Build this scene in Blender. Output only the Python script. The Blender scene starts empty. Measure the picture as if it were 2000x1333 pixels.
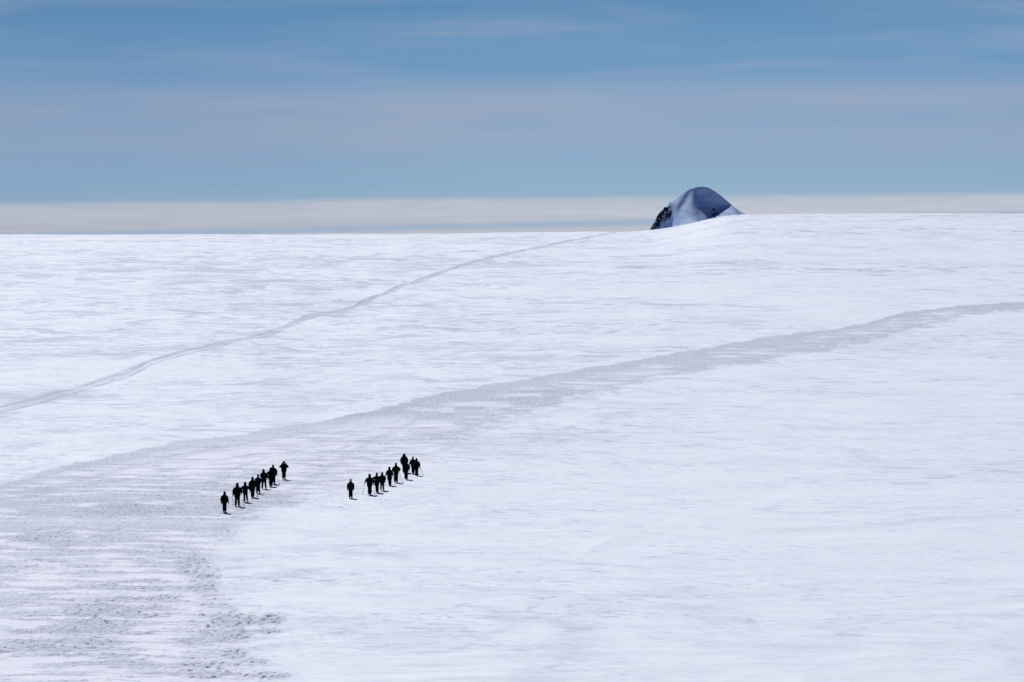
import bpy, bmesh, math, random
import numpy as np
from mathutils import Vector, Matrix, Quaternion

# ------------------------------------------------------------------ camera, light, exposure
S = bpy.context.scene
COL = S.collection
FP = 5555.6            # focal length in pixels of a 2000 px wide frame (100 mm on 36 mm)
EYE = 23.0             # eye height above the near glacier
HOR = 440.0            # eye-level row
PITCH = math.atan((666.5 - HOR) / FP)
cam = bpy.data.objects.new('camera', bpy.data.cameras.new('camera'))
COL.objects.link(cam)
cam.data.lens = 100.0
cam.data.sensor_width = 36.0
cam.data.clip_start = 1.0
cam.data.clip_end = 60000.0
cam.location = (0, 0, EYE)
cam.rotation_euler = (math.pi / 2 - PITCH, 0, 0)
S.camera = cam

SUN_EL, SUN_AZ = math.radians(42), math.radians(-17)      # behind the walkers, a little to the left
sun = bpy.data.objects.new('sun', bpy.data.lights.new('sun', 'SUN'))
COL.objects.link(sun)
sun.data.energy = 4.1
sun.data.angle = math.radians(0.5)
sun.data.color = (1.0, 0.975, 0.95)
SD = Vector((math.sin(SUN_AZ) * math.cos(SUN_EL), math.cos(SUN_AZ) * math.cos(SUN_EL), math.sin(SUN_EL)))
sun.rotation_euler = SD.to_track_quat('Z', 'Y').to_euler()
S.view_settings.view_transform = 'Standard'
S.view_settings.look = 'None'
S.view_settings.gamma = 1.0
S.view_settings.exposure = 0.0


def lin(r, g, b):
    f = lambda c: ((c / 255 + 0.055) / 1.055) ** 2.4 if c > 10 else c / 255 / 12.92
    return (f(r), f(g), f(b), 1.0)


class NT:
    """small helper round a node tree"""
    def __init__(s, tree):
        s.t = tree
        tree.nodes.clear()

    def n(s, kind, ins=None, **kw):
        nd = s.t.nodes.new(kind)
        for k, v in kw.items():
            setattr(nd, k, v)
        for k, v in (ins or {}).items():
            sock = nd.inputs[k]
            if isinstance(v, bpy.types.NodeSocket):
                s.t.links.new(v, sock)
            else:
                sock.default_value = v
        return nd

    def m(s, op, a, b=0.0, c=0.0, clamp=False):
        return s.n('ShaderNodeMath', {0: a, 1: b, 2: c}, operation=op, use_clamp=clamp).outputs[0]

    def ss(s, v, lo, hi, t0=0.0, t1=1.0):
        return s.n('ShaderNodeMapRange', {'Value': v, 'From Min': lo, 'From Max': hi, 'To Min': t0, 'To Max': t1},
                   interpolation_type='SMOOTHSTEP').outputs[0]

    def mix(s, f, a, b, mode='MIX'):
        nd = s.n('ShaderNodeMix', data_type='RGBA', blend_type=mode)
        for i, v in ((0, f), (6, a), (7, b)):
            if isinstance(v, bpy.types.NodeSocket):
                s.t.links.new(v, nd.inputs[i])
            else:
                nd.inputs[i].default_value = v
        return nd.outputs[2]

    def noise(s, vec, scale, detail=4, rough=0.5, dist=0.0):
        return s.n('ShaderNodeTexNoise', {'Vector': vec, 'Scale': scale, 'Detail': detail, 'Roughness': rough,
                                          'Distortion': dist}).outputs[0]

    def mapv(s, vec, sc, loc=(0, 0, 0), rot=(0, 0, 0)):
        return s.n('ShaderNodeMapping', {'Vector': vec, 'Scale': sc, 'Location': loc, 'Rotation': rot}).outputs[0]


# ------------------------------------------------------------------ sky
W = bpy.data.worlds.new('World')
S.world = W
W.use_nodes = True
T = NT(W.node_tree)
skyt = T.n('ShaderNodeTexSky', sky_type='NISHITA', sun_disc=False, sun_elevation=SUN_EL, sun_rotation=SUN_AZ,
           altitude=2500.0, air_density=1.0, dust_density=0.2, ozone_density=2.0)
SKY_STR = 0.05
nish = T.mix(1.0, skyt.outputs[0], (SKY_STR * 0.55, SKY_STR * 0.7, SKY_STR * 1.0, 1), 'MULTIPLY')
tc = T.n('ShaderNodeTexCoord')
dirv = tc.outputs['Generated']
sep = T.n('ShaderNodeSeparateXYZ', {0: dirv})
hyp = T.m('SQRT', T.m('ADD', T.m('POWER', sep.outputs[0], 2.0), T.m('POWER', sep.outputs[1], 2.0)))
el = T.m('DIVIDE', sep.outputs[2], hyp)                       # tangent of the elevation
azv = T.n('ShaderNodeMath', {0: sep.outputs[0], 1: sep.outputs[1]}, operation='ARCTAN2').outputs[0]


def E(py):                                                    # a row of the picture as a tangent of elevation
    return (HOR - py) / FP


warp = T.n('ShaderNodeCombineXYZ', {0: T.m('MULTIPLY', azv, 5.0), 1: T.m('MULTIPLY', el, 45.0), 2: 0.0}).outputs[0]
wn = T.noise(warp, 1.0, 3, 0.5)
# cloud layers tilt up a little to the right and wander a little
el2 = T.m('ADD', T.m('SUBTRACT', el, T.m('MULTIPLY', azv, 0.009)), T.m('MULTIPLY', T.m('SUBTRACT', wn, 0.5), 0.0022))
L0, L1 = -0.02, 0.10
ramp = T.n('ShaderNodeValToRGB', {0: T.n('ShaderNodeMapRange', {'Value': el2, 'From Min': L0, 'From Max': L1}).outputs[0]})
cr = ramp.color_ramp
cr.interpolation = 'EASE'
stops = [(-0.012, (184, 188, 199)), (E(454), (186, 189, 199)), (E(444), (185, 188, 199)), (E(437), (184, 188, 200)),
         (E(428), (183, 190, 204)), (E(418), (187, 194, 207)), (E(402), (184, 192, 206)),
         (E(380), (148, 176, 201)), (E(355), (140, 174, 202)), (E(300), (136, 169, 200)), (E(200), (129, 163, 198)),
         (E(120), (113, 154, 194)), (E(0), (97, 143, 185)), (0.099, (84, 132, 178))]
while len(cr.elements) < len(stops):
    cr.elements.new(0.5)
for e, (v, c) in zip(cr.elements, sorted(stops)):
    e.position = (v - L0) / (L1 - L0)
    e.color = lin(*c)
low = ramp.outputs[0]
# thin veil of high cloud, in a wide band and in wisps
v1 = T.n('ShaderNodeCombineXYZ', {0: T.m('MULTIPLY', azv, 9.0), 1: T.m('ADD', T.m('MULTIPLY', el2, 85.0), T.m('MULTIPLY', wn, 1.2)), 2: 3.0}).outputs[0]
n1 = T.noise(v1, 1.0, 5, 0.55, 0.3)
v2 = T.n('ShaderNodeCombineXYZ', {0: T.m('MULTIPLY', azv, 26.0), 1: T.m('MULTIPLY', el2, 420.0), 2: 8.0}).outputs[0]
n2 = T.noise(v2, 1.0, 6, 0.6, 0.4)
band = T.m('MULTIPLY', T.ss(el2, E(372), E(245)), T.ss(el2, E(135), E(215)))
band = T.m('MULTIPLY', band, T.ss(n1, 0.28, 0.66, 0.35, 1.05))
wisp = T.m('MULTIPLY', T.ss(n1, 0.40, 0.72), T.ss(n2, 0.3, 0.75, 0.35, 0.8))
wisp = T.m('MULTIPLY', wisp, T.ss(el, E(350), E(250)))
veil = T.m('MAXIMUM', T.m('MULTIPLY', band, 0.72), T.m('MULTIPLY', wisp, 0.55))
low = T.mix(veil, low, lin(158, 170, 194))
# fine layering inside the cloud bank near the horizon
bank = T.m('MULTIPLY', T.ss(el2, E(380), E(396)), T.ss(n2, 0.38, 0.7, 0.0, 0.5))
low = T.mix(bank, low, lin(200, 202, 211))
n3 = T.noise(T.mapv(dirv, (3, 3, 6)), 1.0, 2, 0.5)
lf = T.ss(azv, -.20, .02, .93, 1.0)
low = T.mix(1.0, low, T.n('ShaderNodeCombineColor', {0: lf, 1: lf, 2: T.ss(azv, -.20, .02, .95, 1.0)}).outputs[0], 'MULTIPLY')
low = T.mix(1.0, low, T.n('ShaderNodeCombineColor', {0: T.ss(n3, .2, .8, .93, 1.05), 1: T.ss(n3, .2, .8, .95, 1.04),
                                                     2: T.ss(n3, .2, .8, .97, 1.02)}).outputs[0], 'MULTIPLY')
els = T.m('SUBTRACT', el, T.m('MULTIPLY', azv, 0.021))
els = T.m('ADD', els, T.m('MULTIPLY', T.m('SUBTRACT', wn, .5), .0012))
gap = T.m('MULTIPLY', T.ss(els, E(450), E(443)), T.ss(els, E(430), E(439)))
low = T.mix(T.m('MULTIPLY', gap, .8), low, lin(156, 178, 203))
up = T.ss(el, 0.085, 0.17)
skyc = T.mix(up, low, nish)
bg = T.n('ShaderNodeBackground', {'Color': skyc, 'Strength': 1.0})
T.n('ShaderNodeOutputWorld', {'Surface': bg.outputs[0]})


# ------------------------------------------------------------------ helpers
def tag(o, label=None, cat=None, group=None, kind=None):
    for k, v in (('label', label), ('category', cat), ('group', group), ('kind', kind)):
        if v:
            o[k] = v
    return o


def pbr(name, col, rough=0.8, var=0.25, scale=30, spec=0.3, bump=0.0):
    m = bpy.data.materials.new(name)
    m.use_nodes = True
    t = NT(m.node_tree)
    co = t.n('ShaderNodeTexCoord').outputs['Object']
    nz = t.noise(co, scale, 5, 0.6)
    c = t.mix(t.ss(nz, 0.3, 0.7), tuple(x * (1 - var) for x in col) + (1,), tuple(x * (1 + var) for x in col) + (1,))
    ins = {'Base Color': c, 'Roughness': rough, 'Specular IOR Level': spec}
    if bump:
        ins['Normal'] = t.n('ShaderNodeBump', {'Height': nz, 'Strength': 0.6, 'Distance': bump}).outputs[0]
    b = t.n('ShaderNodeBsdfPrincipled', ins)
    t.n('ShaderNodeOutputMaterial', {'Surface': b.outputs[0]})
    return m


def _hash(ix, iy, seed):
    h = (ix.astype(np.int64) * 374761393 + iy.astype(np.int64) * 668265263 + seed * 982451653) & 0xFFFFFFFF
    h = ((h ^ (h >> 13)) * 1274126177) & 0xFFFFFFFF
    h = (h ^ (h >> 16)) & 0xFFFFFFFF
    return h.astype(np.float64) / 4294967296.0


def perlin(x, y, seed=0):
    ix = np.floor(x); iy = np.floor(y)
    fx = x - ix; fy = y - iy
    u = fx * fx * fx * (fx * (fx * 6 - 15) + 10); v = fy * fy * fy * (fy * (fy * 6 - 15) + 10)

    def g(ax, ay):
        a = _hash(ix + ax, iy + ay, seed) * 2 * math.pi
        return np.cos(a) * (fx - ax) + np.sin(a) * (fy - ay)
    return ((g(0, 0) * (1 - u) + g(1, 0) * u) * (1 - v) + (g(0, 1) * (1 - u) + g(1, 1) * u) * v) * 1.5


def fbm(x, y, oct=3, seed=0, gain=0.5):
    s = 0; a = 1.0; t = 0
    for k in range(oct):
        s = s + a * perlin(x * 2 ** k, y * 2 ** k, seed + 17 * k); t += a; a *= gain
    return s / t


def sstep(v, lo, hi):
    t = np.clip((v - lo) / (hi - lo), 0, 1)
    return t * t * (3 - 2 * t)


# ------------------------------------------------------------------ glacier surface
DC = 2400.0                                                     # distance of the brow of the plateau
SKYL = np.array([(-900, 458.5), (0, 458.5), (500, 458.8), (900, 456.5), (1200, 453.5), (1262, 451.5), (1290, 448), (1320, 443),
                 (1350, 436.5), (1380, 429), (1410, 423), (1450, 419.8), (1520, 418.6), (1700, 417.6), (2000, 417.8), (2900, 417)])


def skyl(px):
    s = 0
    for d, w in ((-16, 1), (-8, 2), (0, 3), (8, 2), (16, 1)):
        s = s + w * np.interp(px + d, SKYL[:, 0], SKYL[:, 1])
    return s / 9


def gz(x, y):
    """height of the smooth glacier"""
    x = np.asarray(x, float); y = np.asarray(y, float)
    px = 1000 + FP * x / np.maximum(y, 60.0)
    zl = EYE - 18.0 / FP * DC
    zc = EYE + (HOR - skyl(px)) / FP * DC
    t1 = np.clip((y - 380) / (DC - 380), 0, 1)
    t1 = t1 ** 1.15
    t2 = sstep(y, 900, DC + 150)
    z = zl * t1 + (zc - zl) * t2 / sstep(np.float64(DC), 900, DC + 150)
    d = np.maximum(y - DC, 0)
    z = z - np.where(d < 2000, d * d / 40000.0, 100 + (d - 2000) * 0.1) * 1.0
    return z


def proj(x, y, z):
    v = z - EYE
    c, s = math.cos(PITCH), math.sin(PITCH)
    d = y * c - v * s
    return 1000 + FP * x / d, 666.5 - FP * (y * s + v * c) / d


def unproj(px, py):
    """point of the glacier under a picture position"""
    c, s = math.cos(PITCH), math.sin(PITCH)
    a, b = (px - 1000) / FP, (666.5 - py) / FP
    D = np.array([a, c + b * s, -s + b * c])
    lo, hi = 60.0, DC + 300
    ts = np.linspace(lo, hi, 4000)
    zz = EYE + ts * D[2] - gz(ts * D[0], ts * D[1])
    k = np.argmax(zz < 0)
    t = ts[k - 1] + (ts[k] - ts[k - 1]) * zz[k - 1] / (zz[k - 1] - zz[k])
    return Vector((t * D[0], t * D[1], 0))


# rows of the sheet: dense where the slope is seen, sparse elsewhere
ys_s = np.concatenate([np.linspace(118, 400, 4000), np.linspace(400.5, DC, 6000)])
dep = (EYE - gz(-0.1 * ys_s, ys_s)) / ys_s
targ = np.linspace(dep[0], dep[-1] + 1e-5, 1000)
rows = np.interp(-targ, -dep, ys_s)
rows = np.concatenate([np.geomspace(8, 117.2, 150), rows, DC + np.array([20, 60, 120, 200, 320, 500, 750, 1100, 1600, 2300, 3500, 6000, 10000, 20000, 32000])])
bd = np.linspace(-0.215, 0.215, 1230)
bl = -0.215 - np.cumsum(np.geomspace(0.0006, 0.12, 42))
bs = np.concatenate([bl[::-1], bd, -bl])
B, Y = np.meshgrid(bs, rows)
X = B * (Y + np.where(Y < 118, (118 - Y) * 0.5, 0))
Z0 = gz(X, Y)
PX, PY = proj(X, Y, Z0)

UP = np.array([(-400, 1090), (-200, 1010), (0, 948), (140, 905), (250, 884), (350, 865), (480, 846), (600, 826), (740, 798), (870, 768), (1000, 746),
               (1100, 729), (1300, 693), (1400, 676), (1500, 660), (1600, 646), (1700, 628), (1760, 614), (1880, 598), (2000, 590), (2300, 575), (3000, 555)])
LO = np.array([(-400, 1600), (430, 1600), (436, 1110), (445, 1060), (480, 1010), (600, 975), (720, 932), (830, 893), (900, 862), (1000, 815), (1150, 772),
               (1300, 740), (1500, 702), (1700, 664), (1800, 640), (1900, 616), (2000, 603), (2300, 585), (3000, 560)])
edge_n = fbm(X / 9, Y / 14, 4, 5)
edge_f = fbm(X / 1.6, Y / 2.5, 3, 9)
sc = np.clip((PY - HOR) / 400, 0.05, 1.6)                       # size of a metre at that distance
up = np.interp(PX, UP[:, 0], UP[:, 1]) + sc * (7 * edge_n + 4 * edge_f)
lo = np.interp(PX, LO[:, 0], LO[:, 1]) + sc * (26 * edge_n + 16 * edge_f)
tr = sstep(PY - up, -1.0 * sc, 2.5 * sc) * (1 - sstep(PY - lo, -9 * sc, 8 * sc))
# left/right limit of the trampled area in the foreground
right = np.interp(PY, [900, 1000, 1040, 1080, 1120, 1160, 1200, 1240, 1290, 1340, 1500], [3000, 560, 455, 410, 418, 445, 425, 470, 440, 560, 640])
fg = 1 - sstep(PX - right - 90 * edge_n - 50 * edge_f, -80, 60)
tr = np.where(PY > 1010, np.maximum(tr * (1 - sstep(PY, 1010, 1040)), fg * sstep(PY, 990, 1040)), tr)
# rough churned patches
rough = np.zeros_like(tr)
for cx, cy, rx, ry, w in [(372, 1100, 34, 26, 1), (400, 1150, 30, 60, .9), (432, 1190, 28, 34, .75), (452, 1290, 32, 40, .7), (470, 1225, 75, 24, 1.15), (455, 1247, 50, 18, 1), (520, 1232, 38, 11, .9), (380, 1235, 40, 24, .6),
                          (430, 1310, 90, 28, .7), (500, 1322, 70, 14, .8), (235, 998, 80, 10, .6), (70, 1060, 60, 16, .6), (440, 1040, 30, 22, .5), (330, 1000, 25, 10, .35),
                          (250, 1180, 130, 40, .45), (60, 1105, 70, 16, .45), (120, 1260, 110, 30, .45), (240, 905, 150, 14, .35), (700, 800, 220, 22, .3),
                          (1000, 775, 260, 16, .25)]:
    q = ((PX - cx) / rx) ** 2 + ((PY - cy) / ry) ** 2 + 0.9 * edge_n * 2 + edge_f
    rough = np.maximum(rough, w * (1 - sstep(q, 0.0, 1.6)))
tr = np.maximum(tr, np.minimum(rough, 1) * (PY > 960))
# smooth windblown bands inside the trampled track
fw = sstep(Y, 230, 420)
bandn = (1 - fw) * fbm(X / 5.5 + 3 + .4 * edge_n, (Y + .12 * X) / 2.4 + .5 * edge_n, 5, 31, .62) + fw * fbm(X / 12 + .3 * edge_n, (Y + .15 * X) / 7, 5, 33, .65)
bandn = bandn * 1.25
bandn2 = fbm(X / 70 + 3, Y / 40, 3, 37)
smoothb = sstep(bandn + 0.45 * bandn2 + .02, -0.20, 0.30)
edgeband = (1 - sstep((PY - up) / sc, 10, 34 + 60 * edge_n)) * sstep(PX, 500, 1000) + .7 * (1 - sstep((PY - up) / sc, 8, 24)) * (1 - sstep(PX, 500, 1000))
lowband = (1 - sstep(np.abs((PY - lo) / sc + 9), 4, 15)) * sstep(PX, 780, 960) * (.75 + .9 * edge_f)
edgeband = np.maximum(edgeband, lowband)
smoothb = smoothb * (1 - np.clip(edgeband, 0, 1))
grit = tr * (1 - 0.95 * smoothb)
grit = np.clip(grit + 0.6 * rough * tr, 0, 1.2)
# narrow trail
TC = np.array([(-600, 960), (-200, 862), (0, 803), (60, 785), (100, 773), (150, 760), (200, 741), (260, 722), (300, 708), (340, 697), (400, 684), (470, 662), (520, 651), (550, 640),
               (600, 622), (640, 613), (690, 597), (720, 587), (760, 569), (800, 553), (840, 540), (880, 526), (920, 514), (960, 503), (1000, 495), (1040, 485), (1120, 470), (1200, 454)])
TW = np.array([(-600, 28), (0, 15), (100, 12), (200, 9), (300, 7), (400, 6), (700, 4.6), (900, 3), (1050, 2.0), (1200, 1.5)])
tcn = np.interp(PX, TC[:, 0], TC[:, 1]) + 3.0 * sc * perlin(X / 22, Y / 60, 77)
tw = np.interp(PX, TW[:, 0], TW[:, 1])
dq = (PY - tcn) / tw
on = (PX < 1205) & (PX > -900)
trail = np.where(on, (1 - sstep(np.abs(dq), 0.55, 1.15 + .3 * edge_f)), 0)
ruts = np.zeros_like(trail)
for off, w in ((-0.5, .26), (0.05, .12), (0.75, .13)):
    wob = 0.38 * perlin(X / 15 + off * 9, Y / 40, 3 + int(off * 10))
    ruts = np.maximum(ruts, np.where(on, np.exp(-((dq - off - wob) / w) ** 2), 0) * (0.5 + 0.5 * (fbm(X / 18, Y / 30, 2, 21 + int(off * 10)) > -0.25)))
# faint tracks bounding and crossing the broad track
lines = np.zeros_like(trail)
for pts, w, s in [([(0, 1000), (60, 975), (180, 935), (330, 895), (480, 868), (700, 830)], 4, .7),
                  ([(440, 1005), (560, 965), (640, 920), (700, 880), (820, 820), (1000, 790)], 7, .5),
                  ([(820, 905), (900, 868), (980, 830), (1150, 790)], 5, .35),
                  ([(520, 1060), (515, 1130), (520, 1200)], 6, .0)]:
    P = np.array(pts)
    d = (PY - np.interp(PX, P[:, 0], P[:, 1]) - 5 * sc * edge_n) / (w * sc)
    lines = np.maximum(lines, s * np.exp(-d * d) * sstep(PX, P[0, 0] - 5, P[0, 0] + 30) * (1 - sstep(PX, P[-1, 0] - 60, P[-1, 0])))

for k, (o1, o2) in enumerate(((9, 5), (26, 12), (48, 20), (80, 30), (118, 45))):      # old ski and sledge lines following the curve of the track
    d = (PY - np.interp(PX, UP[:, 0], UP[:, 1]) - np.interp(PX, [0, 900], [o1 * 1.6, o2 * .6]) - 9 * sc * perlin(X / 14 + k, Y / 30, 200 + k)) / (2.6 * sc)
    brk = np.clip(.5 + 1.6 * fbm(X / 9, Y / 12, 3, 210 + k), 0, 1)
    lines = np.maximum(lines, .6 * np.exp(-d * d) * brk * (1 - sstep(PX, 700, 1000)) * tr)
near = np.clip(1.2 - Y / 900, 0, 1) * (Y > 100)
# heights: swells, wind ridges, churned lumps, ruts
H = 0.35 * fbm(X / 60, Y / 90, 3, 1) * (Y > 60) * np.clip(Y / 200, 0, 3) * (Y < DC + 400)
shift = fbm(X / 25, Y / 25, 2, 40)
for lx, ly, a, sd in ((26, 11, .30, 50), (9, 4.2, .14, 51), (3.6, 1.7, .05, 52), (1.5, .8, .018, 53)):
    r = perlin(X / lx + 1.2 * shift, (Y + 0.06 * X) / ly + 1.5 * shift, sd)
    r = 1 - np.abs(r) * 2.2
    r = np.clip(r, -0.3, 1)
    vis = np.clip(1.0 - (Y / (ly * 260)) + .35, 0, 1)
    H = H + a * 0.32 * r * vis * (1 - 0.6 * tr) * (Y > 100) * (Y < DC + 100) * np.clip(0.55 + 1.6 * fbm(X / 80, Y / 60, 2, sd + 9), 0, 1.3)
lump = np.clip(perlin(X / .42, Y / .55, 60) + .15, 0, 1) * 0.17 + np.clip(perlin(X / .95, Y / 1.1, 61) - .05, 0, 1) * 0.22 + .06 * perlin(X / .22, Y / .4, 62)
H = H + grit * lump * near * 0.4 + np.clip(rough, 0, 1) * near * 0.11 * np.clip(perlin(X / .5, Y / .7, 66), -.3, 1)
H = H - 0.10 * ruts * np.clip(2 - Y / 1000, .3, 1) + 0.05 * trail * fbm(X / 1.2, Y / 2, 2, 71)
H = H - 0.06 * lines
Z = Z0 + H

nr, nc = X.shape
me = bpy.data.meshes.new('glacier')
me.vertices.add(nr * nc)
me.vertices.foreach_set('co', np.stack([X, Y, Z], -1).astype(np.float32).ravel())
idx = np.arange(nr * nc).reshape(nr, nc)
q = np.stack([idx[:-1, :-1], idx[:-1, 1:], idx[1:, 1:], idx[1:, :-1]], -1).reshape(-1, 4)
me.loops.add(q.size)
me.loops.foreach_set('vertex_index', q.astype(np.int32).ravel())
me.polygons.add(len(q))
me.polygons.foreach_set('loop_start', np.arange(0, q.size, 4, dtype=np.int32))
me.polygons.foreach_set('use_smooth', np.ones(len(q), dtype=bool))
me.update(calc_edges=True)
for nm, arr in (('trampled', tr), ('grit', grit), ('trail', np.clip(trail * (.22 + .38 * sstep(Y, 450, 900) - .1 * sstep(Y, 1200, 2200)) * np.clip(.9 + 1.1 * fbm(X / 12, Y / 22, 3, 81), .15, 1.5) + .85 * ruts * np.clip(.9 + 1.2 * fbm(X / 7, Y / 16, 3, 83), .1, 1.5), 0, 1)), ('line', lines), ('rough', np.clip(rough, 0, 1))):
    at = me.attributes.new(nm, 'FLOAT', 'POINT')
    at.data.foreach_set('value', arr.astype(np.float32).ravel())
glacier = bpy.data.objects.new('snow_ground', me)
COL.objects.link(glacier)
tag(glacier, kind='structure')


def ground_at(x, y):
    """height of the built surface (nearest vertices of the sheet)"""
    r = int(np.clip(np.searchsorted(rows, y), 1, nr - 1)); b = x / y
    c = int(np.clip(np.searchsorted(bs, b), 1, nc - 1))
    fr = (y - rows[r - 1]) / (rows[r] - rows[r - 1]); fc = (b - bs[c - 1]) / (bs[c] - bs[c - 1])
    return float((Z[r - 1, c - 1] * (1 - fc) + Z[r - 1, c] * fc) * (1 - fr) + (Z[r, c - 1] * (1 - fc) + Z[r, c] * fc) * fr)


# snow material: bright drifted snow, greyer wind-scoured crust, churned track snow
m = bpy.data.materials.new('wind_scoured_snow')
m.use_nodes = True
t = NT(m.node_tree)
pos = t.n('ShaderNodeNewGeometry').outputs['Position']
A = lambda n: t.n('ShaderNodeAttribute', attribute_name=n).outputs['Fac']
wv = t.noise(t.mapv(pos, (.03, .03, 0)), 1.0, 3, .5)
wsep = t.n('ShaderNodeSeparateXYZ', {0: pos})
wy = t.m('ADD', t.m('ADD', wsep.outputs[1], t.m('MULTIPLY', wsep.outputs[0], .13)), t.m('MULTIPLY', wv, 14.0))
wp = t.n('ShaderNodeCombineXYZ', {0: wsep.outputs[0], 1: wy, 2: 0.0}).outputs[0]
# wind crust streaks at several sizes, each with patches where it is strong
def streak(sx, sy, seed, lo, hi, pl, ph, ps, d0, d1, d2, d3):
    mp = t.mapv(wp, (1 / sx, 1 / sy, 1), (seed, seed, seed))
    a = t.noise(mp, 1.0, 6, .66, .8)
    b = t.noise(t.mapv(wp, (1 / (ps * 1.6), 1 / ps, 1), (seed + 5, 0, seed)), 1.0, 3, .5)
    r = t.m('ABSOLUTE', t.m('SUBTRACT', t.noise(mp, .9, 4, .5, .5), .5))
    v = t.m('MULTIPLY', t.ss(a, lo, hi), t.ss(b, pl, ph, .10, 1.0))
    v = t.m('ADD', v, t.m('MULTIPLY', t.ss(r, .03, .0), t.ss(b, pl - .1, ph, .1, .45)))
    far = t.m('MULTIPLY', t.ss(wsep.outputs[1], d0, d1, .25, 1), t.ss(wsep.outputs[1], d2, d3, 1, .3))
    return t.m('MULTIPLY', v, far)
s1 = streak(1.7, 1.0, 1.3, .54, .66, .44, .60, 9, 1, 2, 380, 600)
s2 = streak(4.2, 2.8, 4.1, .53, .64, .42, .60, 26, 150, 300, 500, 900)
s3 = streak(9, 8, 7.7, .53, .63, .36, .58, 80, 250, 450, 1000, 1500)
s4 = streak(15, 26, 3.3, .52, .62, .34, .56, 160, 400, 700, 3000, 3100)
s5 = streak(26, 75, 9.3, .50, .62, .32, .56, 300, 800, 1200, 3000, 3100)
left = t.ss(t.m('DIVIDE', wsep.outputs[0], wsep.outputs[1]), .10, -.12, .65, 1.5)
leftn = t.ss(t.noise(t.mapv(pos, (.006, .005, 0)), 1.0, 2, .5), .35, .62, .6, 1.25)
st = t.m('ADD', t.m('ADD', t.m('MULTIPLY', s1, .85), t.m('MULTIPLY', s2, .7)), t.m('ADD', t.m('MULTIPLY', s3, .95), t.m('ADD', t.m('MULTIPLY', s4, .85), t.m('MULTIPLY', s5, .62))))
st = t.m('MULTIPLY', st, t.m('MULTIPLY', left, leftn), clamp=True)
fine = t.noise(t.mapv(wp, (.9, 2.0, 1)), 1.0, 4, .7)
fresh = (.75, .798, .868, 1)
crust = (.405, .46, .575, 1)
st = t.m('MULTIPLY', st, t.m('SUBTRACT', 1.0, t.m('MULTIPLY', A('trampled'), .6)))
col = t.mix(st, fresh, crust)
col = t.mix(t.ss(fine, .25, .75, 0, .14), col, (.58, .62, .72, 1))
grain = t.noise(t.mapv(pos, (2.6, 1.5, 0)), 1.0, 5, .75)
grain2 = t.noise(t.mapv(pos, (.35, .5, 0)), 1.0, 5, .7)
gr = t.m('MULTIPLY', A('grit'), t.ss(t.m('ADD', t.m('MULTIPLY', grain, .55), t.m('MULTIPLY', grain2, .45)), .36, .62, .30, 1.0), clamp=True)
col = t.mix(A('trampled'), col, t.mix(t.ss(t.m('SUBTRACT', grain2, t.m('MULTIPLY', A('grit'), .25)), .15, .6), (.585, .635, .735, 1), (.735, .755, .845, 1)))
col = t.mix(t.m('MULTIPLY', gr, .8), col, t.mix(t.ss(wsep.outputs[1], 165, 250), (.50, .54, .635, 1), (.38, .43, .54, 1)))
speck = t.noise(t.mapv(pos, (3.6, 1.9, 0)), 1.0, 2, .5)  # dark specks: small shadows of the churned lumps, painted into the colour
sp = t.m('MULTIPLY', t.ss(speck, .585, .645), t.m('MULTIPLY', t.m('ADD', A('grit'), t.m('MULTIPLY', A('trampled'), .15)), t.m('ADD', A('rough'), t.ss(grain2, .42, .62, .25, 1.0))), clamp=True)
col = t.mix(t.m('MULTIPLY', sp, .9), col, (.16, .175, .22, 1))
col = t.mix(t.m('MULTIPLY', A('trail'), 1.0), col, (.34, .385, .49, 1))
col = t.mix(t.m('MULTIPLY', A('line'), .9), col, (.42, .46, .56, 1))
hb = t.m('ADD', t.m('MULTIPLY', grain, t.m('MULTIPLY', A('grit'), .12)), t.m('MULTIPLY', fine, .03))
bump = t.n('ShaderNodeBump', {'Height': hb, 'Strength': 1.0, 'Distance': 1.0}).outputs[0]
b = t.n('ShaderNodeBsdfPrincipled', {'Base Color': col, 'Roughness': .75, 'Specular IOR Level': .25, 'Normal': bump})
t.n('ShaderNodeOutputMaterial', {'Surface': b.outputs[0]})
me.materials.append(m)

# ------------------------------------------------------------------ mountain standing behind the brow
DM = 3300.0
K = DM / FP
SIL = np.array([(1252, 468), (1262, 458), (1268, 451), (1274, 441), (1281, 427), (1288, 416), (1294, 409), (1303, 401), (1314, 391), (1325, 382.5), (1335, 375),
                (1346, 368.5), (1358, 365.6), (1374, 365), (1384, 367.5), (1394, 373), (1404, 380), (1415, 388.5), (1427, 398.5), (1436, 406),
                (1447, 413.5), (1458, 418.5), (1480, 424), (1510, 434), (1540, 450)])
mx = np.linspace(1252, 1540, 330)
sil = sum(w * np.interp(mx + d, SIL[:, 0], SIL[:, 1]) for d, w in ((-5, 1), (-2.5, 2), (0, 3), (2.5, 2), (5, 1))) / 9
sil = sil - 2.2 * np.clip(perlin(mx / 5, mx * 0, 91) + .1, 0, 1) * (mx < 1312) * 2
NV = 150
u = np.linspace(0, 1, NV) ** 1.15
PXm = np.repeat(mx[:, None], NV, 1)
BASE = 475.0
PYm = sil[:, None] + (BASE - sil[:, None]) * u[None, :]


def blob(cx, cy, rx, ry, ang=0):
    a = math.radians(ang); dx = PXm - cx; dy = PYm - cy
    X_ = (dx * math.cos(a) + dy * math.sin(a)) / rx; Y_ = (-dx * math.sin(a) + dy * math.cos(a)) / ry
    return np.exp(-(X_ ** 2 + Y_ ** 2))


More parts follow.
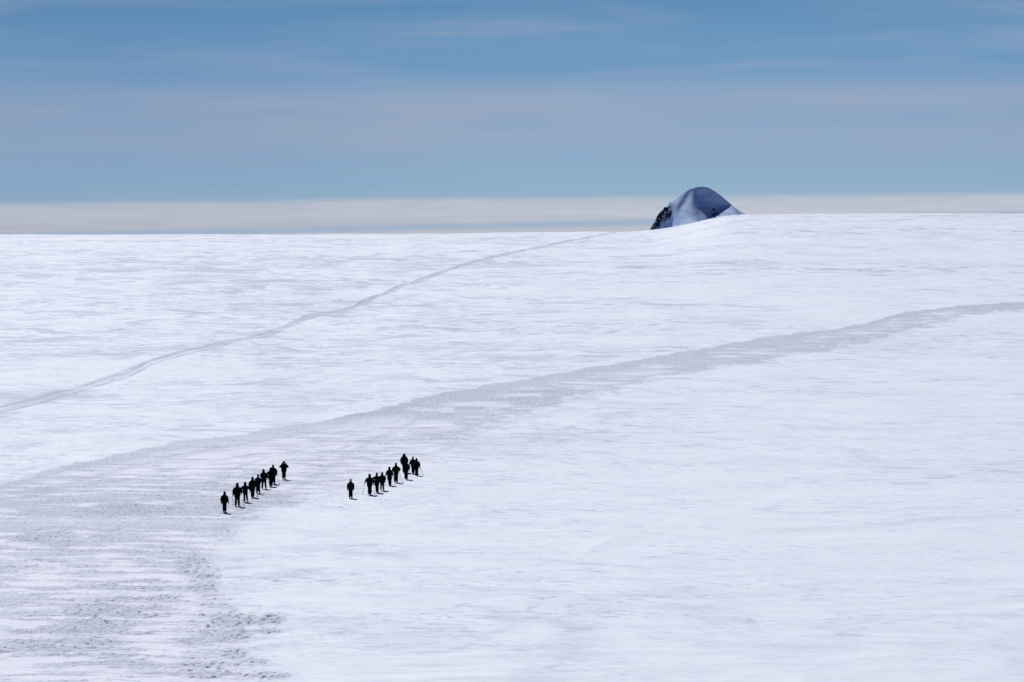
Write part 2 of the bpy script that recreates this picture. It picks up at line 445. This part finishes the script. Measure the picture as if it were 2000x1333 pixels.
slope = 29.0 + 0 * PXm
bnd = np.interp(PXm, [1320, 1335, 1350, 1360, 1372, 1380, 1388, 1392, 1405, 1420, 1432, 1445], [372, 374, 382, 387, 390, 397, 409, 411, 405, 402, 401, 412])
soft = np.interp(PXm, [1340, 1385, 1392], [24, 16, 1.5])
dark = (1 - sstep((PYm - bnd) / soft, -1, 1)) * sstep(PXm, 1338, 1378)
slope = slope + dark * 42
lr = sstep(PYm - bnd, 0, 4) * sstep(PXm, 1388, 1393)
slope = slope * (1 - lr) + 14 * lr
bc = np.interp(PYm, [368, 400, 425, 450], [1348, 1328, 1311, 1292])
slope += 15 * np.exp(-((PXm - bc) / np.interp(PYm, [370, 400, 450], [5, 6, 9])) ** 2)
slope -= 5 * blob(1334, 402, 5, 26, 35)
slope -= 9 * blob(1345, 436, 30, 12, -20)
slope += 6 * blob(1356, 396, 22, 12, 0)
slope += 2.5 * fbm(PXm / 9, PYm / 22, 4, 55, .6) + 3 * np.clip(fbm(PXm / 4 + PYm / 9, PYm / 30, 3, 56), 0, 1)
top = np.clip((PYm - sil[:, None]) / 4.0, 0, 1)
slope = slope * (0.45 + 0.55 * top)
rkz = sstep(np.interp(PYm, [395, 410, 425, 440, 452, 475], [1312, 1318, 1316, 1304, 1292, 1285]) - PXm, -1, 6) * sstep(PYm, 396, 408) * sstep(PYm - sil[:, None], 1, 5)
slope = slope * (1 - rkz) + 64 * rkz
slope = np.clip(slope, 4, 74)
zz = (HOR - PYm) * K + EYE
dz = -np.diff(zz, axis=1, prepend=zz[:, :1])
yy = np.cumsum(dz / np.tan(np.radians(slope)), axis=1)
yc = 0.0022 * (mx[:, None] - 1365) ** 2 * K
k5 = np.ones(9) / 9
yy = np.apply_along_axis(lambda v: np.convolve(np.pad(v, 4, mode='edge'), k5, 'valid'), 0, yy)
rockn = np.clip(sstep(1322 - PXm - (PYm - 410) * -0.15 - 5 * fbm(PXm / 9, PYm / 9, 2, 12), 0, 10), 0, 1) * sstep(PYm - sil[:, None], 0.6, 3)
rockn *= 1 - sstep(PXm - np.interp(PYm, [395, 410, 420, 435, 450, 475], [1303, 1308, 1306, 1296, 1286, 1281]) - 9 * fbm(PXm / 6, PYm / 6, 2, 44), -3, 3)
rockn *= sstep(PYm, 398, 410)
jag = fbm(PXm / 4.2, PYm / 6.5, 4, 14, .6)
Ym = DM - yy + yc - rockn * 8.0 * jag
Xm = (PXm - 1000) / FP * DM
Zm = zz + rockn * 1.2 * fbm(PXm / 3, PYm / 5, 2, 15)
# back side
ub = np.linspace(0, 1, 30)[1:]
Yb = Ym[:, :1] + (zz[:, :1] + 20) * ub[None, :] * 1.2
Zb = zz[:, :1] + (-20 - zz[:, :1]) * ub[None, :] ** 1.3
XX = np.concatenate([np.repeat(Xm[:, :1], 29, 1)[:, ::-1], Xm], 1)
YY = np.concatenate([Yb[:, ::-1], Ym], 1); ZZ = np.concatenate([Zb[:, ::-1], Zm], 1)
RK = np.concatenate([np.zeros_like(Yb), rockn], 1)
n0, n1_ = XX.shape
mm = bpy.data.meshes.new('mountain')
idx = np.arange(n0 * n1_).reshape(n0, n1_)
qq = np.stack([idx[:-1, :-1], idx[:-1, 1:], idx[1:, 1:], idx[1:, :-1]], -1).reshape(-1, 4)[:, ::-1]
mm.from_pydata(np.stack([XX, YY, ZZ], -1).reshape(-1, 3).tolist(), [], qq.tolist())
mm.polygons.foreach_set('use_smooth', np.ones(len(qq), dtype=bool))
at = mm.attributes.new('rock', 'FLOAT', 'POINT')
at.data.foreach_set('value', RK.astype(np.float32).ravel())
mount = bpy.data.objects.new('mountain', mm)
COL.objects.link(mount)
tag(mount, kind='structure')
m = bpy.data.materials.new('mountain_snow_and_rock')
m.use_nodes = True
t = NT(m.node_tree)
pos = t.n('ShaderNodeNewGeometry').outputs['Position']
rk = t.n('ShaderNodeAttribute', attribute_name='rock').outputs['Fac']
nz = t.noise(t.mapv(pos, (.42, .12, .13), rot=(0, .62, 0)), 1.0, 6, .65)
f = t.m('MULTIPLY', rk, t.ss(nz, .46, .54), clamp=True)
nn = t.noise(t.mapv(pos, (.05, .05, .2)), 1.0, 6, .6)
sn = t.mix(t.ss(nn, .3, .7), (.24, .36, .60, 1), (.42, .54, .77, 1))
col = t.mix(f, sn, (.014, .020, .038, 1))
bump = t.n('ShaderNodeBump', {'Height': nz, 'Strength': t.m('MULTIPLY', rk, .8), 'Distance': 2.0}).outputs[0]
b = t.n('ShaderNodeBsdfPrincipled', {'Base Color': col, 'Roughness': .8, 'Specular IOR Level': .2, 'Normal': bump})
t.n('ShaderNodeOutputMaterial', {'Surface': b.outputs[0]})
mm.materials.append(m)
rock_mat = pbr('dark_rock', (.012, .016, .03), .9, .5, .4)


def surf_m(px, py):
    i = int(np.argmin(abs(mx - px))); j = int(np.argmin(abs(PYm[i] - py)))
    return Vector((Xm[i, j], Ym[i, j], Zm[i, j]))


random.seed(11)
for px, py, sx, sz, name in [(1391, 411, 1.6, 1.8, 'rock_outcrop'), (1394, 419, 2.6, 2.0, 'rock_outcrop'), (1398, 421, 1.6, .8, 'rock_outcrop'), (1289, 436, 3.0, 4.6, 'rock_outcrop'),
                             (1308, 420, 3.2, 4.0, 'rock_outcrop'), (1277, 447, 2.6, 1.8, 'rock_outcrop'), (1300, 410, 2.6, 2.4, 'rock_outcrop'),
                             (1285, 424, 1.6, 2.6, 'rock_outcrop'), (1294, 417, 1.6, 2.4, 'rock_outcrop')]:
    bm = bmesh.new()
    bmesh.ops.create_icosphere(bm, subdivisions=3, radius=1)
    for v in bm.verts:
        nrm = v.co.copy()
        k = 1 + .45 * math.sin(nrm.x * 7 + px) * math.cos(nrm.z * 6 + py) + random.uniform(-.22, .22)
        v.co = Vector((nrm.x * sx * k + nrm.z * sx * .5, nrm.y * 1.6 * k, nrm.z * sz * k))
    me_ = bpy.data.meshes.new(name); bm.to_mesh(me_); bm.free(); me_.materials.append(rock_mat)
    o = bpy.data.objects.new(name, me_); COL.objects.link(o); o.parent = mount
    o.location = surf_m(px, py)

# ------------------------------------------------------------------ people
JACK = [pbr('jacket_black', (.006, .006, .008), .85, .3, 14, .03), pbr('jacket_navy', (.005, .007, .016), .85, .3, 14, .03), pbr('jacket_olive', (.006, .009, .006), .85, .3, 14, .03)]
TROU = pbr('trousers_black', (.005, .005, .007), .9, .3, 14, .03)
BOOT = pbr('boot_leather', (.004, .004, .006), .7, .3, 20, .03)
GLOV = pbr('glove_black', (.004, .004, .005), .85, .3, 20, .03)
SKIN = pbr('skin', (.14, .085, .06), .6, .1, 20, .3)
PACKM = pbr('pack_nylon', (.006, .006, .009), .8, .4, 20, .03)
STRAP = pbr('strap_webbing', (.008, .008, .01), .8, .3, 30, .1)
METAL = pbr('pole_metal', (.015, .016, .02), .5, .2, 10, .4)
GRIPM = pbr('grip_rubber', (.006, .006, .006), .8, .2, 20, .03)
GOG = pbr('goggle_lens', (.5, .5, .52), .15, .1, 10, .8)


def tube(bm, pts, rad, seg=12, flat=1.0):
    """closed tapered tube through pts; flat squashes it along y"""
    P = [Vector(p) for p in pts]
    if not hasattr(rad, '__len__'):
        rad = [rad] * len(P)
    # rounded ends
    d0 = (P[0] - P[1]).normalized(); d1 = (P[-1] - P[-2]).normalized()
    Q, R = [], []
    for a in (90, 60, 30):
        Q.append(P[0] + d0 * rad[0] * math.sin(math.radians(a))); R.append(max(rad[0] * math.cos(math.radians(a)), 1e-4))
    for p, r in zip(P, rad):
        Q.append(p); R.append(r)
    for a in (30, 60, 90):
        Q.append(P[-1] + d1 * rad[-1] * math.sin(math.radians(a))); R.append(max(rad[-1] * math.cos(math.radians(a)), 1e-4))
    rings = []
    for i, (p, r) in enumerate(zip(Q, R)):
        dd = (Q[min(i + 1, len(Q) - 1)] - Q[max(i - 1, 0)]).normalized()
        ref = Vector((0, 1, 0)) if abs(dd.y) < .9 else Vector((0, 0, 1))
        s_ = dd.cross(ref).normalized(); u_ = s_.cross(dd).normalized()
        rings.append([bm.verts.new(p + s_ * (r * math.cos(2 * math.pi * k / seg)) + u_ * (r * flat * math.sin(2 * math.pi * k / seg))) for k in range(seg)])
    for a, b_ in zip(rings, rings[1:]):
        for k in range(seg):
            bm.faces.new((a[k], a[(k + 1) % seg], b_[(k + 1) % seg], b_[k]))
    bm.faces.new(rings[0][::-1]); bm.faces.new(rings[-1])


def ball(bm, c, r, sc=(1, 1, 1), sub=2):
    res = bmesh.ops.create_icosphere(bm, subdivisions=sub, radius=r)
    for v in res['verts']:
        v.co = Vector((v.co.x * sc[0], v.co.y * sc[1], v.co.z * sc[2])) + Vector(c)


def finish(bm, name, mat, parent, voxel=0.0):
    bmesh.ops.recalc_face_normals(bm, faces=bm.faces)
    me_ = bpy.data.meshes.new(name); bm.to_mesh(me_); bm.free()
    o = bpy.data.objects.new(name, me_); COL.objects.link(o)
    if voxel:
        md = o.modifiers.new('r', 'REMESH'); md.mode = 'VOXEL'; md.voxel_size = voxel; md.use_smooth_shade = True
        ms = o.modifiers.new('s', 'SMOOTH'); ms.iterations = 3; ms.factor = .5
        dg = bpy.context.evaluated_depsgraph_get()
        new = bpy.data.meshes.new_from_object(o.evaluated_get(dg))
        o.modifiers.clear(); o.data = new; new.name = name
        bpy.data.meshes.remove(me_)
    o.data.materials.clear(); o.data.materials.append(mat)
    for p in o.data.polygons:
        p.use_smooth = True
    o.parent = parent
    return o


def glove(bm, w, d, side, grip):
    """palm, four fingers of their own and a thumb; w wrist, d direction of the forearm"""
    w = Vector(w); d = Vector(d).normalized()
    ref = Vector((0, 1, 0))
    s_ = d.cross(Vector((1, 0, 0))).normalized() if abs(d.x) < .9 else Vector((0, 1, 0))
    pal = d.cross(s_).normalized() * (1 if side > 0 else -1)
    tube(bm, [w, w + d * .05, w + d * .09], [.030, .040, .042], 10, .7)
    for i, ln in enumerate((.072, .082, .076, .060)):
        a = w + d * .09 + s_ * (.03 - .02 * i)
        c = .9 if grip else .35
        b1 = a + (d * math.cos(c * .6) - pal * math.sin(c * .6)) * ln * .5
        b2 = b1 + (d * math.cos(c * 1.6) - pal * math.sin(c * 1.6)) * ln * .35
        b3 = b2 + (d * math.cos(c * 2.4) - pal * math.sin(c * 2.4)) * ln * .3
        tube(bm, [a, b1, b2, b3], [.0125, .012, .011, .010], 7)
    a = w + d * .035 + s_ * .034
    tube(bm, [a, a + s_ * .03 + d * .025 - pal * .01, a + s_ * .038 + d * .055 - pal * .025], [.014, .013, .011], 7)


POLE_N = 0


def ski_pole(hand, foot, label):
    root = bpy.data.objects.new('ski_pole', None); COL.objects.link(root)
    root.empty_display_size = .1
    root.location = foot
    h = Vector(hand) - Vector(foot)
    d = h.normalized(); L = h.length
    bm = bmesh.new(); tube(bm, [(0, 0, 0), d * L * .5, d * L], [.009, .0115, .013], 8); finish(bm, 'shaft', METAL, root)
    bm = bmesh.new(); tube(bm, [d * (L - .06), d * L, d * (L + .06)], [.019, .017, .021], 8); finish(bm, 'grip', GRIPM, root)
    bm = bmesh.new()
    tube(bm, [d * .055, d * .062, d * .07], [.034, .036, .034], 12); finish(bm, 'basket', GRIPM, root)
    return tag(root, label, 'ski pole', 'ski poles held by the walkers')


def person(px, py, head, label, group, elbows, hands, feet=((-.12, .05), (.12, -.05)), hood='round', puff=1.0, hunch=0.0, rz=0.0, jm=0,
           poles=(), coat=0.0, pack=None, knees=None, raise_=0.0, sway=0.0, hips=1.0, goggles=False):
    """a walker standing where the picture has his feet (px, py) and reaching up to row head; +y is away from the camera"""
    g = unproj(px, py)
    gzv = ground_at(g.x, g.y) - 0.02
    dist = g.y
    Hm = (py - head) / FP * dist * 1.0
    k = Hm / (1.80 if hood == 'pointed' else 1.77)
    root = bpy.data.objects.new('person', None); COL.objects.link(root)
    root.empty_display_size = .2
    root.location = (g.x, g.y, gzv); root.scale = (k, k, k); root.rotation_euler = (0, 0, rz)
    tag(root, label, 'person', group)
    hz = .90
    fwd = hunch
    chest = Vector((sway * .6, fwd * .5, 1.30)); neck = Vector((sway, fwd * .8, 1.49)); hd = Vector((sway, fwd * 1.1 + .02, 1.62 - .10 * hunch))
    sh = [Vector((-.175 * puff ** .5 + sway * .8, fwd * .7, 1.35)), Vector((.175 * puff ** .5 + sway * .8, fwd * .7, 1.35))]
    hip = [Vector((-.09, 0, hz)), Vector((.09, 0, hz))]
    el_ = [Vector(e) for e in elbows]; ha = [Vector(h) for h in hands]
    for v in el_:
        v.x *= .86
    for v in ha:
        v.x *= .88
    ft = [Vector((f[0], f[1], .09 + (f[2] if len(f) > 2 else 0))) for f in feet]
    kn = []
    for i in range(2):
        mid = (hip[i] + ft[i]) / 2 + Vector((0, .05, .02))
        if knees and knees[i]:
            mid += Vector(knees[i])
        kn.append(mid)
    # body: head with face, neck, torso, arms and legs as one surface
    bm = bmesh.new()
    tube(bm, [(0, 0, hz - .02), (0, fwd * .2, 1.08), chest, neck + Vector((0, -.01, -.05))], [.135, .125, .155, .075], 16, .72)
    tube(bm, [neck - Vector((0, 0, .08)), hd], [.06, .058], 12)
    ball(bm, hd + Vector((0, -.005, .035)), .098, (.80, .98, 1.12), 3)
    ball(bm, hd + Vector((0, .035, -.03)), .065, (.9, 1, 1.05), 2)
    tube(bm, [hd + Vector((0, .09, .025)), hd + Vector((0, .115, -.005))], [.010, .016], 8)          # nose
    for s_ in (-1, 1):
        ball(bm, hd + Vector((s_ * .078, 0, .01)), .026, (.4, .8, 1.1), 1)                            # ear
        ball(bm, hd + Vector((s_ * .03, .084, .03)), .014, (1, .6, .7), 1)                            # eye
    tube(bm, [hd + Vector((-.022, .088, -.045)), hd + Vector((.022, .088, -.045))], [.007, .007], 6)  # lips
    for i in range(2):
        tube(bm, [sh[i], el_[i]], [.055, .042], 10)
        tube(bm, [el_[i], ha[i]], [.042, .028], 10)
        tube(bm, [hip[i], kn[i]], [.085, .058], 12)
        tube(bm, [kn[i], ft[i]], [.056, .040], 12)
    finish(bm, 'body', SKIN, root, .014)
    # jacket
    bm = bmesh.new()
    hem = .82 - coat
    w_ = puff * 1.30
    tube(bm, [(0, 0, hem), (0, fwd * .1, .98), (sway * .3, fwd * .3, 1.16), chest, (chest + neck) / 2 + Vector((0, 0, .03)), neck],
         [.178 * w_ * hips, .188 * w_ * hips, .188 * w_, .195 * w_, .160 * w_, .115], 18, .74)
    for i in range(2):
        tube(bm, [sh[i] + (chest - sh[i]) * .35, sh[i], (sh[i] + el_[i]) / 2, el_[i]], [.10, .100 * w_ ** .5, .098 * w_ ** .5, .088 * w_ ** .5], 12)
        wr = ha[i] - (ha[i] - el_[i]).normalized() * .03
        tube(bm, [el_[i], (el_[i] + wr) / 2, wr], [.088 * w_ ** .5, .076, .055], 12)
    finish(bm, 'jacket', JACK[jm], root, .02)
    bm = bmesh.new()
    tube(bm, [(-.03, 0, hz - .04), (.03, 0, hz - .04)], [.15, .15], 16, .85)
    for i in range(2):
        tube(bm, [hip[i], (hip[i] + kn[i]) / 2, kn[i]], [.115, .108, .094], 14)
        tube(bm, [kn[i], (kn[i] + ft[i]) / 2, ft[i] + Vector((0, 0, .03))], [.094, .095, .084], 14)
    finish(bm, 'trousers', TROU, root, .02)
    for i in range(2):
        bm = bmesh.new()
        f = ft[i]
        tube(bm, [f + Vector((0, 0, .10)), f + Vector((0, -.01, -.02))], [.060, .060], 12)
        tube(bm, [f + Vector((0, -.045, -.045)), f + Vector((0, .06, -.045)), f + Vector((0, .17, -.055))], [.050, .052, .040], 12, .9)
        tube(bm, [f + Vector((0, -.06, -.078)), f + Vector((0, .06, -.078)), f + Vector((0, .175, -.078))], [.052, .055, .044], 12, .32)
        finish(bm, 'boot', BOOT, root)
    for i in range(2):
        bm = bmesh.new()
        glove(bm, ha[i] - (ha[i] - el_[i]).normalized() * .02, ha[i] - el_[i], (-1, 1)[i], any(p[0] == i for p in poles))
        finish(bm, 'glove', GLOV, root)
    # headgear
    bm = bmesh.new()
    if hood == 'hat':
        ball(bm, hd + Vector((0, -.005, .07)), .108, (.88, 1.02, .95), 3)
        tube(bm, [hd + Vector((-.02, 0, .04)), hd + Vector((.02, 0, .04))], [.096, .096], 14, 1.0)
        tube(bm, [neck - Vector((0, 0, .04)), neck + Vector((0, 0, .05))], [.10, .088], 14)
        finish(bm, 'hat', JACK[jm], root, .014)
    else:
        ball(bm, hd + Vector((0, -.03, .035)), .132, (.88, 1.0, 1.08), 3)
        tube(bm, [neck - Vector((0, .02, .06)), hd + Vector((0, -.03, -.02))], [.14, .118], 14, .85)
        if hood == 'pointed':
            tube(bm, [hd + Vector((0, -.03, .09)), hd + Vector((0, -.05, .185))], [.10, .035], 12)
        # brim of the hood, open to the face
        tube(bm, [hd + Vector((0, .06, .125)), hd + Vector((-.075, .06, .08)), hd + Vector((-.09, .055, 0)), hd + Vector((-.06, .055, -.085))], [.02, .024, .026, .03], 8)
        tube(bm, [hd + Vector((0, .06, .125)), hd + Vector((.075, .06, .08)), hd + Vector((.09, .055, 0)), hd + Vector((.06, .055, -.085))], [.02, .024, .026, .03], 8)
        finish(bm, 'hood', JACK[jm], root, .014)
    if goggles:
        bm = bmesh.new()
        tube(bm, [hd + Vector((-.045, .10, .035)), hd + Vector((0, .118, .035)), hd + Vector((.045, .10, .035))], [.034, .036, .034], 10, .6)
        finish(bm, 'goggles', GOG, root)
    M = Matrix.Translation(root.location) @ Matrix.Rotation(rz, 4, 'Z') @ Matrix.Scale(k, 4)
    for i, (dx, dy), plabel in poles:
        hw = M @ (ha[i] + (ha[i] - el_[i]).normalized() * .07)
        gx, gy = g.x + dx * k, g.y + dy * k
        ski_pole(hw, (gx, gy, ground_at(gx, gy) - .02), plabel)
    if pack:
        pl, pw, ph = pack
        pr = bpy.data.objects.new('backpack', None); COL.objects.link(pr)
        pr.empty_display_size = .1
        pr.matrix_world = M @ Matrix.Translation((sway * .5, fwd * .5 - .25, 1.22))
        tag(pr, pl, 'backpack', 'backpacks worn by the walkers')
        bm = bmesh.new()
        tube(bm, [(0, -.02, -.26 * ph), (0, -.03, -.1), (0, -.03, .12 * ph), (0, 0, .25 * ph)], [.15 * pw, .18 * pw, .18 * pw, .13 * pw], 16, .68)
        finish(bm, 'pack_body', PACKM, pr, .018)
        bm = bmesh.new(); tube(bm, [(-.06 * pw, -.02, .29 * ph), (.06 * pw, -.02, .29 * ph)], [.085, .085], 12, .9); finish(bm, 'lid', PACKM, pr)
        for s_ in (-1, 1):
            bm = bmesh.new(); tube(bm, [(s_ * .09, .06, .22), (s_ * .13, .20, .25), (s_ * .14, .34, .12), (s_ * .15, .30, -.06), (s_ * .12, .06, -.16)], .020, 8, .5)
            finish(bm, 'strap', STRAP, pr)
    return root


GL, GR = 'walkers in the left line', 'walkers in the right line'
DN = lambda w=.30, h=.98, y=.02: (((-w, 0, h + .16), (w, 0, h + .16)), ((-w - .03, y + .05, h - .14), (w + .03, y + .05, h - .14)))
e, h = DN(.30)
person(438.5, 1001.5, 961, 'leftmost walker of the left line, hooded and hunched with arms hanging and no poles', GL,
       ((-.31, .0, 1.14), (.31, 0, 1.12)), ((-.30, .05, .86), (.36, .05, .82)), ((-.075, .05), (.085, -.05)), 'round', 1.0, .18, jm=0, sway=.0)
person(463.5, 988, 941.5, 'big walker in pointed hood, second from the left, standing with legs apart between two poles', GL,
       ((-.33, .0, 1.16), (.36, .1, 1.14)), ((-.37, .10, .88), (.34, .26, .98)), ((-.12, .0), (.12, .0)), 'pointed', 1.08, .05, jm=0,
       poles=((0, (-.36, .16), 'upright ski pole planted left of the big walker in pointed hood'), (1, (.52, .0), 'ski pole slanting between the second and third walkers of the left line')))
person(479, 980, 940.5, 'third walker from the left, slimmer, both elbows bent out and one foot lifted behind', GL,
       ((-.36, .05, 1.22), (.40, .02, 1.20)), ((-.27, .28, 1.10), (.46, .12, 1.02)), ((-.06, -.12), (.15, .28, .07)), 'round', .95, .02, jm=0,
       poles=())
person(493.3, 971, 930, 'fourth walker from the left in a tall pointed hood with legs close together', GL,
       ((-.32, .0, 1.12), (.30, .06, 1.14)), ((-.34, .08, .84), (.26, .25, 1.0)), ((-.07, .04), (.07, -.03)), 'pointed', 1.02, .04, jm=0, coat=.12,
       poles=((1, (.42, .05), 'ski pole slanting beside the fourth walker of the left line'),))
person(504, 964, 926.5, 'fifth walker of the left line in dark navy jacket, half hidden behind a bigger walker', GL,
       ((-.30, .02, 1.14), (.28, .06, 1.14)), ((-.30, .2, .95), (.26, .25, 1.0)), ((-.10, .0), (.12, .05)), 'hat', .95, .02, jm=1)
person(515.5, 955, 916, 'sixth walker of the left line, head forward on broad shoulders, legs straddled wide', GL,
       ((-.32, .02, 1.14), (.36, .04, 1.16)), ((-.28, .2, .96), (.40, .10, .92)), ((-.16, .0), (.17, .0)), 'pointed', 1.08, .12, jm=2, sway=-.04,
       poles=((1, (.66, -.05), 'ski pole slanting down right of the straddling sixth walker'),),
       pack=('black backpack on the straddling sixth walker of the left line', 1.0, 1.0))
person(534, 946, 908, 'tall walker in flat hat behind a left-leaning walker of the left line', GL,
       ((-.34, .02, 1.14), (.34, .03, 1.12)), ((-.38, .16, .96), (.33, .10, .88)), ((-.10, .0), (.10, .0)), 'hat', 1.08, .0, jm=0, sway=-.03,
       poles=((1, (.62, -.3), 'ski pole slanting right of the walker in flat hat'),),
       pack=('wide black backpack on the flat-hatted walker of the left line', 1.1, 1.0))
person(529, 950.5, 913.5, 'walker leaning left in front of the flat-hatted one, one arm held out to the left', GL,
       ((-.38, .02, 1.18), (.28, .03, 1.12)), ((-.50, .14, 1.0), (.30, .14, .90)), ((-.09, .10), (.05, -.08)), 'round', .98, .10, jm=0, sway=-.02,
       poles=((0, (-.44, .05), 'ski pole left of the walker leaning left'),))
person(554.5, 938, 902, 'walker apart at the right end of the left line, hands raised to face', GL,
       ((-.42, .08, 1.20), (.42, .08, 1.20)), ((-.17, .20, 1.53), (.18, .20, 1.55)), ((-.10, .0), (.10, .0)), 'hat', 1.12, .0, jm=0)
# right line
person(685, 971, 933.5, 'walker standing apart at left end of the right line, hood round paler face', GR,
       ((-.31, .0, 1.14), (.31, 0, 1.14)), ((-.31, .05, .84), (.33, .05, .84)), ((-.10, .03), (.10, -.03)), 'round', 1.02, .05, rz=math.pi, jm=0, goggles=True)
person(722, 965, 924, 'second walker of the right line, hooded, both arms spread with a pole in each hand', GR,
       ((-.36, .05, 1.20), (.34, .05, 1.16)), ((-.44, .20, 1.02), (.36, .2, .92)), ((-.07, .03), (.08, -.04)), 'round', 1.05, .05, jm=0,
       poles=((0, (-.60, .2), 'thin ski pole slanting out left of the second walker of the right line'), (1, (.42, .1), 'ski pole between the second and third walkers of the right line')))
person(736, 961, 922, 'third walker of the right line, hatted, upper arm reaching out to the left', GR,
       ((-.40, .05, 1.24), (.28, .05, 1.14)), ((-.54, .22, 1.12), (.26, .2, .98)), ((-.02, .03), (.09, -.03)), 'hat', .98, .0, jm=0, coat=.05,
       poles=((0, (-.44, .1), 'ski pole planted left of the reaching third walker'),))
person(746.5, 957, 921, 'fourth walker of the right line, short, round shouldered, legs apart under bulky jacket', GR,
       ((-.30, .02, 1.14), (.33, .05, 1.14)), ((-.26, .2, .98), (.32, .15, .92)), ((-.13, .0), (.12, .03)), 'pointed', 1.12, .05, jm=1,
       pack=('bulky backpack on the short round-shouldered walker', 1.1, 1.0))
person(761, 948, 911, 'fifth walker of the right line, long coat, legs together, poles planted both sides', GR,
       ((-.33, .03, 1.14), (.30, .05, 1.14)), ((-.42, .12, .94), (.34, .15, .96)), ((-.03, .03), (.09, -.03)), 'round', 1.0, .03, jm=0, coat=.16, sway=-.02,
       poles=((0, (-.44, .0), 'ski pole planted left of the fifth walker in long coat'), (1, (.52, .05), 'ski pole planted right of the fifth walker in long coat')))
person(773.5, 942, 903.5, 'sixth walker of the right line in flat hat, left elbow jutting out to the right', GR,
       ((-.34, .03, 1.18), (.40, .0, 1.18)), ((-.38, .1, .92), (.30, .22, 1.02)), ((-.10, .03), (.09, -.03)), 'hat', .98, .0, jm=2,
       poles=((1, (.58, .1), 'faint ski pole slanting right of the elbow-jutting walker'),),
       pack=('narrow backpack on the walker whose elbow juts out', .85, 1.0))
person(789.5, 923, 885.5, 'highest standing walker of the right line with wide loaded back, legs hidden by another walker', GR,
       ((-.34, .02, 1.14), (.34, .02, 1.14)), ((-.34, .1, .90), (.34, .1, .90)), ((-.08, .0), (.08, .0)), 'hat', 1.15, .0, jm=0,
       pack=('large square-topped backpack on the highest walker of the right line', 1.35, 1.25))
person(793, 936, 898.5, 'front walker of the stacked pair in the right line, narrow legs and arm bulging right', GR,
       ((-.28, .02, 1.14), (.36, .02, 1.16)), ((-.20, .15, .95), (.33, .1, .88)), ((-.06, .03), (.09, -.03)), 'round', .95, .05, jm=0, coat=.06)
person(806.5, 925, 891.5, 'second last walker of the right line, left arm straight down to a pole', GR,
       ((-.34, .02, 1.12), (.26, .02, 1.12)), ((-.44, .1, .88), (.24, .1, .90)), ((-.05, .03), (.09, -.03)), 'hat', 1.02, .0, jm=0,
       poles=((0, (-.44, .0), 'upright ski pole left of the second last walker of the right line'),))
person(813.5, 928.5, 894, 'rightmost walker of the right line, stooping, arm down to a pole slanting far right', GR,
       ((-.28, .02, 1.12), (.35, .02, 1.14)), ((-.24, .1, .90), (.38, .1, .86)), ((-.06, .0), (.09, .0)), 'round', 1.1, .10, jm=0,
       poles=((1, (.68, .1), 'ski pole slanting far right at the end of the right line'),))
